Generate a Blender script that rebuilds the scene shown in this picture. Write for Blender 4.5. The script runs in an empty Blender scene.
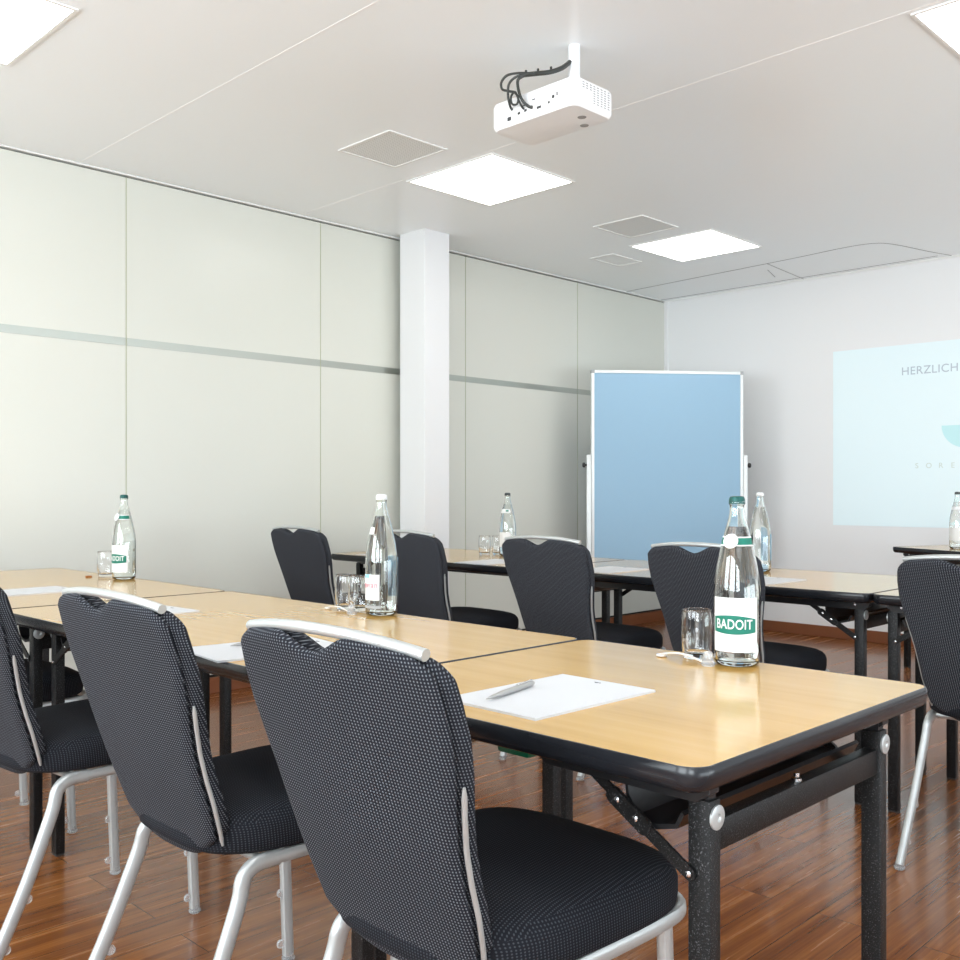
import bpy, bmesh, math, random
from mathutils import Vector, Matrix
random.seed(7)
R = math.radians
scn = bpy.context.scene
col = scn.collection

# ------------------------------------------------------------------ materials
def mat(name, color=(.8,.8,.8), rough=.5, metal=0, spec=.5, trans=0, ior=1.45, emit=None, estr=0, coat=0, sheen=0):
    m = bpy.data.materials.new(name); m.use_nodes = True
    b = m.node_tree.nodes['Principled BSDF']
    b.inputs['Base Color'].default_value = (*color, 1)
    b.inputs['Roughness'].default_value = rough
    b.inputs['Metallic'].default_value = metal
    b.inputs['Specular IOR Level'].default_value = spec
    b.inputs['Transmission Weight'].default_value = trans
    b.inputs['IOR'].default_value = ior
    b.inputs['Coat Weight'].default_value = coat
    b.inputs['Sheen Weight'].default_value = sheen
    if emit:
        b.inputs['Emission Color'].default_value = (*emit, 1)
        b.inputs['Emission Strength'].default_value = estr
    return m
def nt(m): return m.node_tree, m.node_tree.nodes['Principled BSDF']
def node(t, typ, **kw):
    n = t.nodes.new(typ)
    for k, v in kw.items(): setattr(n, k, v)
    return n
def ramp(t, fac, stops):
    n = t.nodes.new('ShaderNodeValToRGB'); e = n.color_ramp.elements
    while len(e) < len(stops): e.new(.5)
    for i, (p, c) in enumerate(stops):
        e[i].position = p; e[i].color = (*c, 1)
    t.links.new(fac, n.inputs['Fac']); return n.outputs['Color']
def coords(t, kind, scale=(1,1,1), rot=(0,0,0)):
    tc = t.nodes.new('ShaderNodeTexCoord'); mp = t.nodes.new('ShaderNodeMapping')
    mp.inputs['Scale'].default_value = scale; mp.inputs['Rotation'].default_value = rot
    t.links.new(tc.outputs[kind], mp.inputs['Vector']); return mp.outputs['Vector']
def noise(t, vec, scale, detail=3, rough=.5):
    n = t.nodes.new('ShaderNodeTexNoise'); n.inputs['Scale'].default_value = scale
    n.inputs['Detail'].default_value = detail; n.inputs['Roughness'].default_value = rough
    t.links.new(vec, n.inputs['Vector']); return n.outputs['Fac']
def bump(t, b, h, strength, dist):
    n = t.nodes.new('ShaderNodeBump'); n.inputs['Strength'].default_value = strength; n.inputs['Distance'].default_value = dist
    t.links.new(h, n.inputs['Height']); t.links.new(n.outputs['Normal'], b.inputs['Normal'])
def math_(t, op, a, b=None, c=None):
    n = t.nodes.new('ShaderNodeMath'); n.operation = op
    for i, v in enumerate((a, b, c)):
        if v is None: continue
        if isinstance(v, (int, float)): n.inputs[i].default_value = v
        else: t.links.new(v, n.inputs[i])
    return n.outputs[0]
def mix(t, fac, a, b, mode='MIX'):
    n = t.nodes.new('ShaderNodeMix'); n.data_type = 'RGBA'; n.blend_type = mode
    for i, v in ((0, fac), (6, a), (7, b)):
        if isinstance(v, (int, float)): n.inputs[i].default_value = v
        elif isinstance(v, tuple): n.inputs[i].default_value = (*v, 1)
        else: t.links.new(v, n.inputs[i])
    return n.outputs[2]

M = {}
M['ceiling'] = mat('ceiling_panel', (.88,.905,.92), .28, spec=.45)
M['vent'] = mat('perforated_plate', (.70,.70,.68), .5)
t, b = nt(M['vent']); v = coords(t, 'Object')
sx = node(t, 'ShaderNodeSeparateXYZ'); t.links.new(v, sx.inputs[0])
fx = math_(t, 'SUBTRACT', math_(t, 'FRACT', math_(t, 'MULTIPLY', sx.outputs[0], 70)), .5)
fy = math_(t, 'SUBTRACT', math_(t, 'FRACT', math_(t, 'MULTIPLY', sx.outputs[1], 70)), .5)
d = math_(t, 'SQRT', math_(t, 'ADD', math_(t, 'MULTIPLY', fx, fx), math_(t, 'MULTIPLY', fy, fy)))
t.links.new(mix(t, math_(t, 'LESS_THAN', d, .28), (.78,.79,.78), (.55,.56,.55)), b.inputs['Base Color'])
M['hatch'] = mat('hatch_plate', (.84,.86,.86), .4)
M['wall_panel'] = mat('partition_panel', (.83,.84,.745), .28, spec=.4)
t, b = nt(M['wall_panel']); v = coords(t, 'Object')
t.links.new(ramp(t, noise(t, v, .7, 2), [(.3,(.63,.635,.572)),(.7,(.65,.652,.595))]), b.inputs['Base Color'])
M['plaster'] = mat('plaster_white', (.84,.84,.84), .75, spec=.2)
t, b = nt(M['plaster']); bump(t, b, noise(t, coords(t, 'Object'), 120, 2), .06, .002)
M['column'] = mat('column_paint', (.74,.74,.745), .55, spec=.3)
M['gap'] = mat('shadow_gap', (.03,.03,.025), .8)
M['seam'] = mat('joint_profile', (.50,.52,.36), .5)
M['seam_white'] = mat('ceiling_joint', (.92,.92,.91), .5)
M['stripe'] = mat('brushed_stripe', (.42,.44,.40), .32, metal=.85)
M['base_brown'] = mat('baseboard_wood', (.22,.075,.03), .4)
# floor
M['floor'] = mat('wood_floor', (.2,.08,.04), .25, spec=.5)
t, b = nt(M['floor']); b.inputs['Coat Weight'].default_value = .32; b.inputs['Coat Roughness'].default_value = .10; v = coords(t, 'Object', rot=(0,0,R(90)))
bk = node(t, 'ShaderNodeTexBrick'); t.links.new(v, bk.inputs['Vector'])
bk.inputs['Scale'].default_value = 1; bk.inputs['Brick Width'].default_value = 1.25; bk.inputs['Row Height'].default_value = .135
bk.inputs['Mortar Size'].default_value = .0012; bk.inputs['Mortar Smooth'].default_value = .2
bk.inputs['Color1'].default_value = (0,0,0,1); bk.inputs['Color2'].default_value = (1,1,1,1); bk.inputs['Mortar'].default_value = (.5,.5,.5,1)
bk.offset = .37
v2 = node(t, 'ShaderNodeVectorMath', operation='ADD')
jit = node(t, 'ShaderNodeVectorMath', operation='SCALE'); t.links.new(bk.outputs['Color'], jit.inputs[0]); jit.inputs['Scale'].default_value = 7.3
sc1 = node(t, 'ShaderNodeVectorMath', operation='MULTIPLY'); t.links.new(v, sc1.inputs[0]); sc1.inputs[1].default_value = (1.1, 26, 1)
t.links.new(sc1.outputs[0], v2.inputs[0]); t.links.new(jit.outputs[0], v2.inputs[1])
g1 = noise(t, v2.outputs[0], 1.0, 5, .65)
sc2 = node(t, 'ShaderNodeVectorMath', operation='MULTIPLY'); t.links.new(v, sc2.inputs[0]); sc2.inputs[1].default_value = (3, 160, 1)
g2 = noise(t, sc2.outputs[0], 1.0, 3, .6)
gg = math_(t, 'ADD', math_(t, 'MULTIPLY', g1, .75), math_(t, 'MULTIPLY', g2, .25))
wc = ramp(t, gg, [(.30,(.085,.024,.006)),(.44,(.190,.060,.014)),(.54,(.285,.100,.024)),(.70,(.43,.18,.055))])
wc = mix(t, math_(t, 'MULTIPLY', bk.outputs['Color'], .45), wc, (.14,.045,.014))
wc = mix(t, bk.outputs['Fac'], wc, (.03,.012,.006))
t.links.new(wc, b.inputs['Base Color'])
t.links.new(math_(t, 'ADD', math_(t, 'MULTIPLY', g1, .12), .20), b.inputs['Roughness'])
bump(t, b, math_(t, 'SUBTRACT', math_(t, 'MULTIPLY', gg, .15), bk.outputs['Fac']), .10, .0012)
# beech laminate
M['beech'] = mat('beech_laminate', (.7,.5,.27), .15, spec=.5)
t, b = nt(M['beech']); b.inputs['Coat Weight'].default_value = .2; b.inputs['Coat Roughness'].default_value = .09; v = coords(t, 'Object', scale=(1.2, 22, 1))
oi = node(t, 'ShaderNodeObjectInfo')
ad = node(t, 'ShaderNodeVectorMath', operation='ADD'); t.links.new(v, ad.inputs[0])
cb = node(t, 'ShaderNodeCombineXYZ'); t.links.new(math_(t, 'MULTIPLY', oi.outputs['Random'], 20), cb.inputs[2]); t.links.new(cb.outputs[0], ad.inputs[1])
n1 = noise(t, ad.outputs[0], 1.0, 5, .6)
t.links.new(ramp(t, n1, [(.3,(.555,.325,.085)),(.5,(.605,.365,.105)),(.72,(.645,.405,.135))]), b.inputs['Base Color'])
M['edge_black'] = mat('black_edging', (.012,.013,.016), .22, spec=.5)
M['frame_black'] = mat('hammered_black', (.02,.02,.02), .38, spec=.28)
t, b = nt(M['frame_black']); v = coords(t, 'Object')
n1 = noise(t, v, 420, 2, .6)
t.links.new(ramp(t, n1, [(.54,(.006,.006,.006)),(.63,(.022,.022,.023)),(.70,(.11,.11,.115))]), b.inputs['Base Color'])
bump(t, b, n1, .5, .0015)
M['black_smooth'] = mat('black_sheet', (.012,.012,.013), .3)
M['steel'] = mat('bright_steel', (.75,.75,.76), .25, metal=1)
M['green_plastic'] = mat('green_plastic', (.0,.10,.045), .4)
# chair
def fabric(name, base, dot, cell):
    m = mat(name, base, .88, spec=.15)
    t, b = nt(m)
    uv = node(t, 'ShaderNodeUVMap')
    sx = node(t, 'ShaderNodeSeparateXYZ'); t.links.new(uv.outputs[0], sx.inputs[0])
    u = math_(t, 'MULTIPLY', sx.outputs[0], 1/cell); w = math_(t, 'MULTIPLY', sx.outputs[1], 1/(cell*.76))
    row = math_(t, 'FLOOR', w)
    u2 = math_(t, 'ADD', u, math_(t, 'MULTIPLY', row, .08))
    fu = math_(t, 'SUBTRACT', math_(t, 'FRACT', u2), .5)
    fw = math_(t, 'MULTIPLY', math_(t, 'SUBTRACT', math_(t, 'FRACT', w), .5), .76)
    d = math_(t, 'SQRT', math_(t, 'ADD', math_(t, 'MULTIPLY', fu, fu), math_(t, 'MULTIPLY', fw, fw)))
    k = math_(t, 'SUBTRACT', 1, math_(t, 'SMOOTH_MIN', math_(t, 'MULTIPLY', d, 3.6), 1, .2)); 
    k = math_(t, 'MAXIMUM', k, 0)
    nz = noise(t, uv.outputs[0], 900, 2)
    base2 = mix(t, nz, tuple(c*.6 for c in base), tuple(c*1.5 for c in base))
    kk = math_(t, 'MINIMUM', math_(t, 'MULTIPLY', k, 1.7), 1)
    t.links.new(mix(t, kk, base2, dot), b.inputs['Base Color'])
    bump(t, b, math_(t, 'ADD', k, math_(t, 'MULTIPLY', nz, .5)), .25, .001)
    return m
M['fabric'] = fabric('dotted_fabric', (.0125,.0132,.0175), (.158,.168,.185), .0060)
M['fabric_seat'] = fabric('dotted_seat_fabric', (.009,.0095,.0125), (.048,.053,.062), .0058)
M['groove'] = mat('seam_shadow_cloth', (.006,.006,.008), .9)
M['alu'] = mat('satin_aluminium', (.50,.52,.515), .32, metal=.5)
M['clear'] = mat('clear_plastic', (.93,.93,.93), .12, trans=.75, ior=1.45)
M['rubber'] = mat('dark_rubber', (.03,.03,.03), .6)
# glass and water
M['glass'] = mat('clear_glass', (.97,1,.985), .0, trans=1, ior=1.48)
M['tumbler'] = mat('tumbler_glass', (1,1,1), .0, trans=1, ior=1.45)
M['water'] = mat('water', (1,1,1), .0, trans=1, ior=1.33)
M['label_white'] = mat('label_paper', (.74,.75,.745), .5)
M['label_green'] = mat('label_green', (.0,.16,.11), .45)
M['cap_green'] = mat('cap_green', (.01,.085,.075), .3, metal=.3)
M['cap_white'] = mat('cap_white', (.85,.86,.86), .35)
M['cap_dark'] = mat('cap_dark', (.06,.07,.07), .35)
M['pink'] = mat('label_pink', (.80,.16,.22), .5)
M['label_blue'] = mat('label_blue', (.28,.58,.80), .5)
M['paper'] = mat('paper', (.62,.635,.655), .6)
M['ink'] = mat('ink', (.03,.03,.06), .6)
M['pen'] = mat('pen_grey', (.42,.42,.41), .3, metal=.6)
M['opener'] = mat('pale_opener', (.78,.74,.68), .25, metal=.2)
M['amber'] = mat('amber_cap', (.30,.10,.02), .35)
M['felt_blue'] = mat('blue_felt', (.315,.475,.61), .95, spec=.1)
t, b = nt(M['felt_blue']); bump(t, b, noise(t, coords(t, 'Object'), 500, 2), .2, .001)
M['board_frame'] = mat('board_frame', (.78,.80,.79), .4, metal=.2)
M['corner_grey'] = mat('corner_grey', (.35,.36,.36), .5)
M['proj_white'] = mat('projector_white', (.86,.86,.87), .35)
M['slot'] = mat('slot_dark', (.30,.30,.30), .6)
M['port'] = mat('port_dark', (.05,.05,.05), .5)
M['cable'] = mat('cable_black', (.035,.038,.035), .45)
M['screen'] = mat('slide_glow', (.76,.78,.78), .6, emit=(.30,.85,1.0), estr=.17)  # slide and its letters glow by themselves in place of a projector beam
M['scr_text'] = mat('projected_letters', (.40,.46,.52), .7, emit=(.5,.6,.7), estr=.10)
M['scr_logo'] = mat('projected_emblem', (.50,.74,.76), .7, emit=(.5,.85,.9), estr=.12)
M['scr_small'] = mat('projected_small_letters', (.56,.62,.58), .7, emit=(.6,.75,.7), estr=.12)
M['lamp'] = mat('lit_diffuser', (.9,.9,.9), .5, emit=(1,.995,.97), estr=5.5)
M['lamp_frame'] = mat('lamp_frame', (.82,.82,.80), .4)
M['red_label'] = mat('sticker_red', (.45,.05,.04), .5)
M['win_glass'] = mat('window_glass', (1,1,1), 0, trans=1, ior=1.01)

# ------------------------------------------------------------------ mesh helpers
def BM(): return bmesh.new()
def merge(bm, tmp, mtx=None):
    if mtx is not None: bmesh.ops.transform(tmp, matrix=mtx, verts=tmp.verts)
    me = bpy.data.meshes.new('tmp'); tmp.to_mesh(me); tmp.free(); bm.from_mesh(me); bpy.data.meshes.remove(me)
    return bm
def bx(bm, x0, x1, y0, y1, z0, z1, bev=0, seg=2, mtx=None):
    t = BM(); bmesh.ops.create_cube(t, size=1)
    for v in t.verts:
        v.co = Vector(((x0+x1)/2+v.co.x*(x1-x0), (y0+y1)/2+v.co.y*(y1-y0), (z0+z1)/2+v.co.z*(z1-z0)))
    if bev: bmesh.ops.bevel(t, geom=t.edges[:], offset=bev, segments=seg, affect='EDGES', profile=.5)
    return merge(bm, t, mtx)
def loft(bm, rings, closed=True, cap0=True, cap1=True):
    vs = [[bm.verts.new(p) for p in r] for r in rings]
    n = len(vs[0])
    for a, b_ in zip(vs, vs[1:]):
        for i in range(n if closed else n-1):
            j = (i+1) % n
            bm.faces.new((a[i], a[j], b_[j], b_[i]))
    if cap0: bm.faces.new(list(reversed(vs[0])))
    if cap1: bm.faces.new(vs[-1])
    return vs
def lathe(bm, prof, seg=32, c=(0,0,0), cap0=True, cap1=True, axis='Z', a0=0, a1=None):
    rings = []
    for r, z in prof:
        ring = []
        for i in range(seg):
            a = 2*math.pi*i/seg
            p = (r*math.cos(a), r*math.sin(a), z)
            if axis == 'X': p = (p[2], p[0], p[1])
            if axis == 'Y': p = (p[1], p[2], p[0])
            ring.append((p[0]+c[0], p[1]+c[1], p[2]+c[2]))
        rings.append(ring)
    loft(bm, rings, True, cap0, cap1); return bm
def smooth(pts, n=6):
    P = [Vector(p) for p in pts]; P = [2*P[0]-P[1]] + P + [2*P[-1]-P[-2]]; out = []
    for i in range(1, len(P)-2):
        for k in range(n):
            s = k/n; a, b_, c, d = P[i-1], P[i], P[i+1], P[i+2]
            out.append(.5*((2*b_)+(-a+c)*s+(2*a-5*b_+4*c-d)*s*s+(-a+3*b_-3*c+d)*s**3))
    out.append(P[-2]); return out
def tube(bm, pts, r, seg=10, ry=None, up=(0,0,1), rs=None, sq=2.0):
    P = [Vector(p) for p in pts]; ry = ry or r; rings = []
    ref = Vector(up)
    for i, p in enumerate(P):
        d = (P[min(i+1, len(P)-1)]-P[max(i-1, 0)]).normalized()
        side = d.cross(ref)
        if side.length < 1e-4: side = d.cross(Vector((1,0,0)))
        side.normalize(); u2 = side.cross(d).normalized()
        if rs is None: ref = u2
        k = rs[i] if rs else 1
        ring = []
        for j in range(seg):
            a = 2*math.pi*j/seg; ca, sa = math.cos(a), math.sin(a)
            ca = math.copysign(abs(ca)**(2/sq), ca); sa = math.copysign(abs(sa)**(2/sq), sa)
            ring.append(p + side*(r*k*ca) + u2*(ry*k*sa))
        rings.append(ring)
    loft(bm, rings); return bm
def empty(name, loc=(0,0,0), rz=0):
    o = bpy.data.objects.new(name, None); col.objects.link(o); o.location = loc; o.rotation_euler = (0,0,rz)
    o.empty_display_size = .05; return o
def obj(name, bm, m, parent=None, ang=35, loc=None, uv=None, mtx=None, norm=True):
    if mtx is not None: bmesh.ops.transform(bm, matrix=mtx, verts=bm.verts)
    if norm: bmesh.ops.recalc_face_normals(bm, faces=bm.faces)
    if callable(uv):
        l = bm.loops.layers.uv.new('UVMap')
        for f in bm.faces:
            for lp in f.loops: lp[l].uv = uv(lp.vert.co)
    if uv == 'box':
        l = bm.loops.layers.uv.new('UVMap')
        for f in bm.faces:
            n = f.normal; ax = max(range(3), key=lambda k: abs(n[k]))
            for lp in f.loops:
                c = lp.vert.co
                lp[l].uv = (c.y, c.z) if ax == 0 else (c.x, c.z) if ax == 1 else (c.x, c.y)
    me = bpy.data.meshes.new(name); bm.to_mesh(me); bm.free()
    for p in me.polygons: p.use_smooth = True
    me.set_sharp_from_angle(angle=R(ang))
    me.materials.append(m)
    o = bpy.data.objects.new(name, me); col.objects.link(o)
    if parent: o.parent = parent
    if loc: o.location = loc
    return o
def tag(o, label, cat, group=None, kind=None):
    o['label'] = label; o['category'] = cat
    if group: o['group'] = group
    if kind: o['kind'] = kind
    return o
def struct(o, label=None, cat=None):
    o['kind'] = 'structure'
    if label: o['label'] = label
    if cat: o['category'] = cat
    return o
def kids(o): return [c for c in bpy.data.objects if c.parent == o]
def copy_tree(o, parent=None):
    c = o.copy(); col.objects.link(c); c.parent = parent
    for ch in kids(o): copy_tree(ch, c)
    return c
def text_bm(txt, size, depth=.0004, shear=0, spacing=1.0, align='CENTER', bold=0):
    cu = bpy.data.curves.new('t', 'FONT'); cu.body = txt; cu.size = size; cu.align_x = align; cu.align_y = 'CENTER'
    cu.extrude = depth; cu.shear = shear; cu.space_character = spacing; cu.offset = bold
    o = bpy.data.objects.new('t', cu); col.objects.link(o)
    dg = bpy.context.evaluated_depsgraph_get(); dg.update()
    me = bpy.data.meshes.new_from_object(o.evaluated_get(dg))
    bm = BM(); bm.from_mesh(me); bpy.data.meshes.remove(me); bpy.data.objects.remove(o); bpy.data.curves.remove(cu)
    return bm

# ------------------------------------------------------------------ camera
CAMH = 1.12
cd = bpy.data.cameras.new('camera'); cam = bpy.data.objects.new('camera', cd); col.objects.link(cam)
cam.location = (0, 0, CAMH); cam.rotation_euler = (R(90), 0, R(44.75))
cd.sensor_width = 36; cd.sensor_fit = 'HORIZONTAL'; cd.lens = 36*994.7/960
cd.shift_x = .9/960; cd.shift_y = 9.6/960; cd.clip_start = .05
scn.camera = cam

# ------------------------------------------------------------------ room shell
XL, XR, YB, YF, HC = -4.9, 3.2, -2.3, 7.22, 2.743
bm = BM(); bx(bm, XL-.3, XR+.15, YB-.15, YF+.15, -.1, 0); struct(obj('floor', bm, M['floor']), 'glossy reddish brown wood plank floor', 'floor')
bm = BM(); bx(bm, XL-.3, XR+.15, YB-.15, YF+.15, HC, HC+.1)
ceil = struct(obj('ceiling', bm, M['ceiling']), 'satin white metal ceiling', 'ceiling')
# ceiling joints: thin profiles along x
for i, y in enumerate((.79, 2.11, 3.425)):
    bm = BM(); bx(bm, XL+.02, XR, y-.003, y+.003, HC-.0008, HC+.002); obj('ceiling_joint', bm, M['seam_white'], ceil)
# curved groove of the flush ceiling housing near the front wall
bm = BM()
pth = smooth([(-4.88,6.64,HC),(-4.2,6.58,HC),(-3.37,6.51,HC),(-2.95,6.46,HC),(-2.76,6.49,HC),(-2.68,6.62,HC),(-2.60,6.95,HC),(-2.53,7.2,HC)], 5)
tube(bm, pth, .004, 6, ry=.0025); obj('ceiling_groove', bm, M['slot'], ceil)
bm = BM(); tube(bm, [(-3.56,6.53,HC),(-3.62,7.2,HC)], .003, 6, ry=.0025); obj('ceiling_groove', bm, M['slot'], ceil)
bm = BM(); tube(bm, [(-3.66,6.72,HC),(-3.74,6.98,HC)], .003, 6, ry=.0025); obj('ceiling_groove', bm, M['slot'], ceil)
bm = BM(); bx(bm, -4.9, -2.6, 7.14, 7.146, HC-.002, HC+.001); obj('ceiling_groove', bm, M['slot'], ceil)
bm = BM(); bx(bm, -4.9, XR, 7.205, 7.222, HC-.012, HC); struct(obj('trim_3', bm, M['lamp_frame']), 'thin white cornice strip above the front wall', 'trim')
# left wall: movable partition panels
bm = BM(); bx(bm, XL-.12, XL-.02, YB, YF+.1, 0, HC); wl = struct(obj('wall_left', bm, M['gap']), 'cream partition wall of tall panels', 'wall')
js = [YB+.05, -.1+0*1, 1.14, 2.36, 3.585, 4.81, 6.03, 7.215]
js = [YB, -1.30, -.08, 1.14, 2.36, 3.585, 4.81, 6.03, 7.218]
for a, c in zip(js, js[1:]):
    bm = BM(); bx(bm, XL-.03, XL, a+.0015, c-.0015, .10, HC-.014, .002, 1); p = obj('wall_panel', bm, M['wall_panel'], wl)
    bm = BM(); bx(bm, XL-.01, XL+.002, a+.003, c-.003, 1.862, 1.902); obj('metal_stripe', bm, M['stripe'], p)
for c in js[1:-1]:
    bm = BM(); bx(bm, XL-.02, XL+.0012, c-.0011, c+.0011, .10, HC-.014); obj('panel_joint', bm, M['seam'], wl)
bm = BM(); bx(bm, XL-.05, XL+.012, YB, YF, HC-.006, HC, .001, 1); struct(obj('trim_1', bm, M['lamp_frame']), 'white head track above the partition panels', 'trim')
bm = BM(); bx(bm, XL-.02, XL+.012, YB, YF, 0, .085, .002, 1); struct(obj('baseboard_left', bm, M['base_brown']), 'brown wooden baseboard under the partition panels', 'baseboard')
# front wall (with projection)
bm = BM(); bx(bm, XL-.3, XR+.15, YF, YF+.12, 0, HC); struct(obj('wall_front', bm, M['plaster']), 'light grey plastered front wall', 'wall')
bm = BM(); bx(bm, XL-.03, XL+.035, YF-.012, YF+.001, 0, HC-.012); struct(obj('trim_2', bm, M['plaster']), 'narrow pale corner strip between the walls', 'trim')
bm = BM(); bx(bm, XL+.03, XR, YF-.014, YF+.002, 0, .085, .003, 1); struct(obj('baseboard_front', bm, M['base_brown']), 'reddish brown baseboard along the front wall', 'baseboard')
# column
bm = BM(); bx(bm, -4.822, -4.588, 4.148, 4.36, 0, HC+.001, .002, 1); struct(obj('trim_4', bm, M['column']), 'white square column standing before the partition wall', 'column')
# right wall, unseen: long window front added for even light
W0, W1, WZ0, WZ1 = -1.9, 7.0, .30, 2.62
bm = BM(); bx(bm, XR, XR+.12, YB, W0, 0, HC); bx(bm, XR, XR+.12, W1, YF, 0, HC); bx(bm, XR, XR+.12, W0, W1, 0, WZ0); bx(bm, XR, XR+.12, W0, W1, WZ1, HC)
struct(obj('wall_right', bm, M['plaster']), 'white wall with a long added window front on the unseen right side', 'wall')
bm = BM(); bx(bm, XR+.03, XR+.09, W0, W1, WZ0, WZ0+.05); bx(bm, XR+.03, XR+.09, W0, W1, WZ1-.05, WZ1)
for k in range(7):
    y = W0+.03+(W1-W0-.06)*k/6; bx(bm, XR+.03, XR+.09, y-.03, y+.03, WZ0, WZ1)
struct(obj('window_4', bm, M['lamp_frame']), 'white framed window front added in the unseen right wall', 'window')
L = bpy.data.lights.new('daylight', 'AREA'); L.shape = 'RECTANGLE'; L.size = W1-W0-.1; L.size_y = WZ1-WZ0-.1; L.energy = 30; L.color = (.87,.95,1.0)  # area lamp for daylight in the added window front
lo = bpy.data.objects.new('daylight', L); col.objects.link(lo); lo.location = (XR+.10, (W0+W1)/2, (WZ0+WZ1)/2); lo.rotation_euler = Vector((-1,0,0)).to_track_quat('-Z', 'Z').to_euler()
# added fill lamps outside both window fronts, aimed up to brighten the ceiling
for nm, pos, dr, sx_, sy_, en in (('upward_fill_light', (XR+3.2, (W0+W1)/2+.8, -.3), (-.8,0,.6), 10.5, 4.0, 830), ('upward_fill_light', (-.8, YB-3.0, -.3), (0,.85,.5), 8.0, 3.0, 290)):
    L = bpy.data.lights.new(nm, 'AREA'); L.shape = 'RECTANGLE'; L.size = sx_; L.size_y = sy_; L.energy = en; L.color = (.84,.94,1.0)
    lo = bpy.data.objects.new(nm, L); col.objects.link(lo); lo.location = pos; lo.rotation_euler = Vector(dr).to_track_quat('-Z', 'Y').to_euler()
# rear wall with three windows
zs0, zs1 = .85, 2.45
wins = [(-4.4, -2.3), (-1.7, .4), (1.0, 2.9)]
bm = BM(); xs = XL-.02
for (a, c) in wins:
    bx(bm, xs, a, YB-.12, YB, 0, HC); bx(bm, a, c, YB-.12, YB, 0, zs0); bx(bm, a, c, YB-.12, YB, zs1, HC); xs = c
bx(bm, xs, XR, YB-.12, YB, 0, HC)
struct(obj('wall_back', bm, M['plaster']), 'rear wall with windows behind the viewer', 'wall')
for i, (a, c) in enumerate(wins):
    bm = BM()
    for q in ((a, a+.05, zs0, zs1), (c-.05, c, zs0, zs1), (a, c, zs0, zs0+.05), (a, c, zs1-.05, zs1), ((a+c)/2-.03, (a+c)/2+.03, zs0, zs1)):
        bx(bm, q[0], q[1], YB-.09, YB-.03, q[2], q[3])
    w = struct(obj('window_%d' % (i+1), bm, M['lamp_frame']), 'white framed window in the rear wall', 'window')
    L = bpy.data.lights.new('daylight', 'AREA'); L.shape = 'RECTANGLE'; L.size = c-a-.1; L.size_y = zs1-zs0-.1
    L.energy = 95; L.color = (.87,.95,1.0)
    lo = bpy.data.objects.new('daylight', L); col.objects.link(lo); lo.location = ((a+c)/2, YB-.10, (zs0+zs1)/2); lo.rotation_euler = (R(90), 0, R(0))
    # area lights shine along local -z; turn it to face +y
    lo.rotation_euler = (R(-90), 0, 0) if False else (R(90), 0, 0)
    lo.rotation_euler = Vector((0,1,0)).to_track_quat('-Z', 'Z').to_euler()

# ------------------------------------------------------------------ ceiling lamps and vents
def lamp(x, y):
    e = empty('ceiling_light', (x, y, HC))
    bm = BM(); s = .302; w_ = .012
    for q in ((-s-w_, s+w_, -s-w_, -s), (-s-w_, s+w_, s, s+w_), (-s-w_, -s, -s, s), (s, s+w_, -s, s)):
        bx(bm, q[0], q[1], q[2], q[3], -.006, 0)
    obj('frame', bm, M['lamp_frame'], e)
    bm = BM(); bx(bm, -s, s, -s, s, -.003, 0); obj('diffuser', bm, M['lamp'], e)
    return e
ll = {(-3.64,3.76):'square ceiling light panel between the projector and the white column',
      (-3.64,5.72):'smallest square ceiling light, nearest the front wall',
      (-3.64,1.12):'square ceiling light cut by the upper left corner of the photo',
      (-1.03,3.76):'square ceiling light cut by the upper right corner of the photo'}
for y in (1.12, 3.76, 5.72):
    for x in (-3.64, -1.03, 1.58):
        e = lamp(x, y); tag(e, ll.get((x, y), 'square ceiling light panel outside the photographed part of the room'), 'ceiling light', 'square ceiling light panels')
def vent(x, y, sx, sy, m, label, inner=True):
    e = empty('ceiling_vent', (x, y, HC))
    bm = BM(); f = .012
    for q in ((-sx, sx, -sy, -sy+f), (-sx, sx, sy-f, sy), (-sx, -sx+f, -sy+f, sy-f), (sx-f, sx, -sy+f, sy-f)):
        bx(bm, q[0], q[1], q[2], q[3], -.005, 0)
    obj('frame', bm, M['lamp_frame'], e)
    bm = BM(); bx(bm, -sx+f, sx-f, -sy+f, sy-f, -.002, 0); obj('perforated_plate' if inner else 'cover_plate', bm, m, e)
    tag(e, label, 'ceiling vent', None)
vent(-3.635, 3.08, .19, .18, M['vent'], 'larger looking square perforated ceiling vent left of the projector')
vent(-3.635, 5.04, .185, .19, M['vent'], 'square perforated ceiling vent beside the smallest ceiling light')
vent(-4.26, 5.67, .10, .17, M['hatch'], 'small plain rectangular ceiling cover near the partition wall', False)

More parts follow.
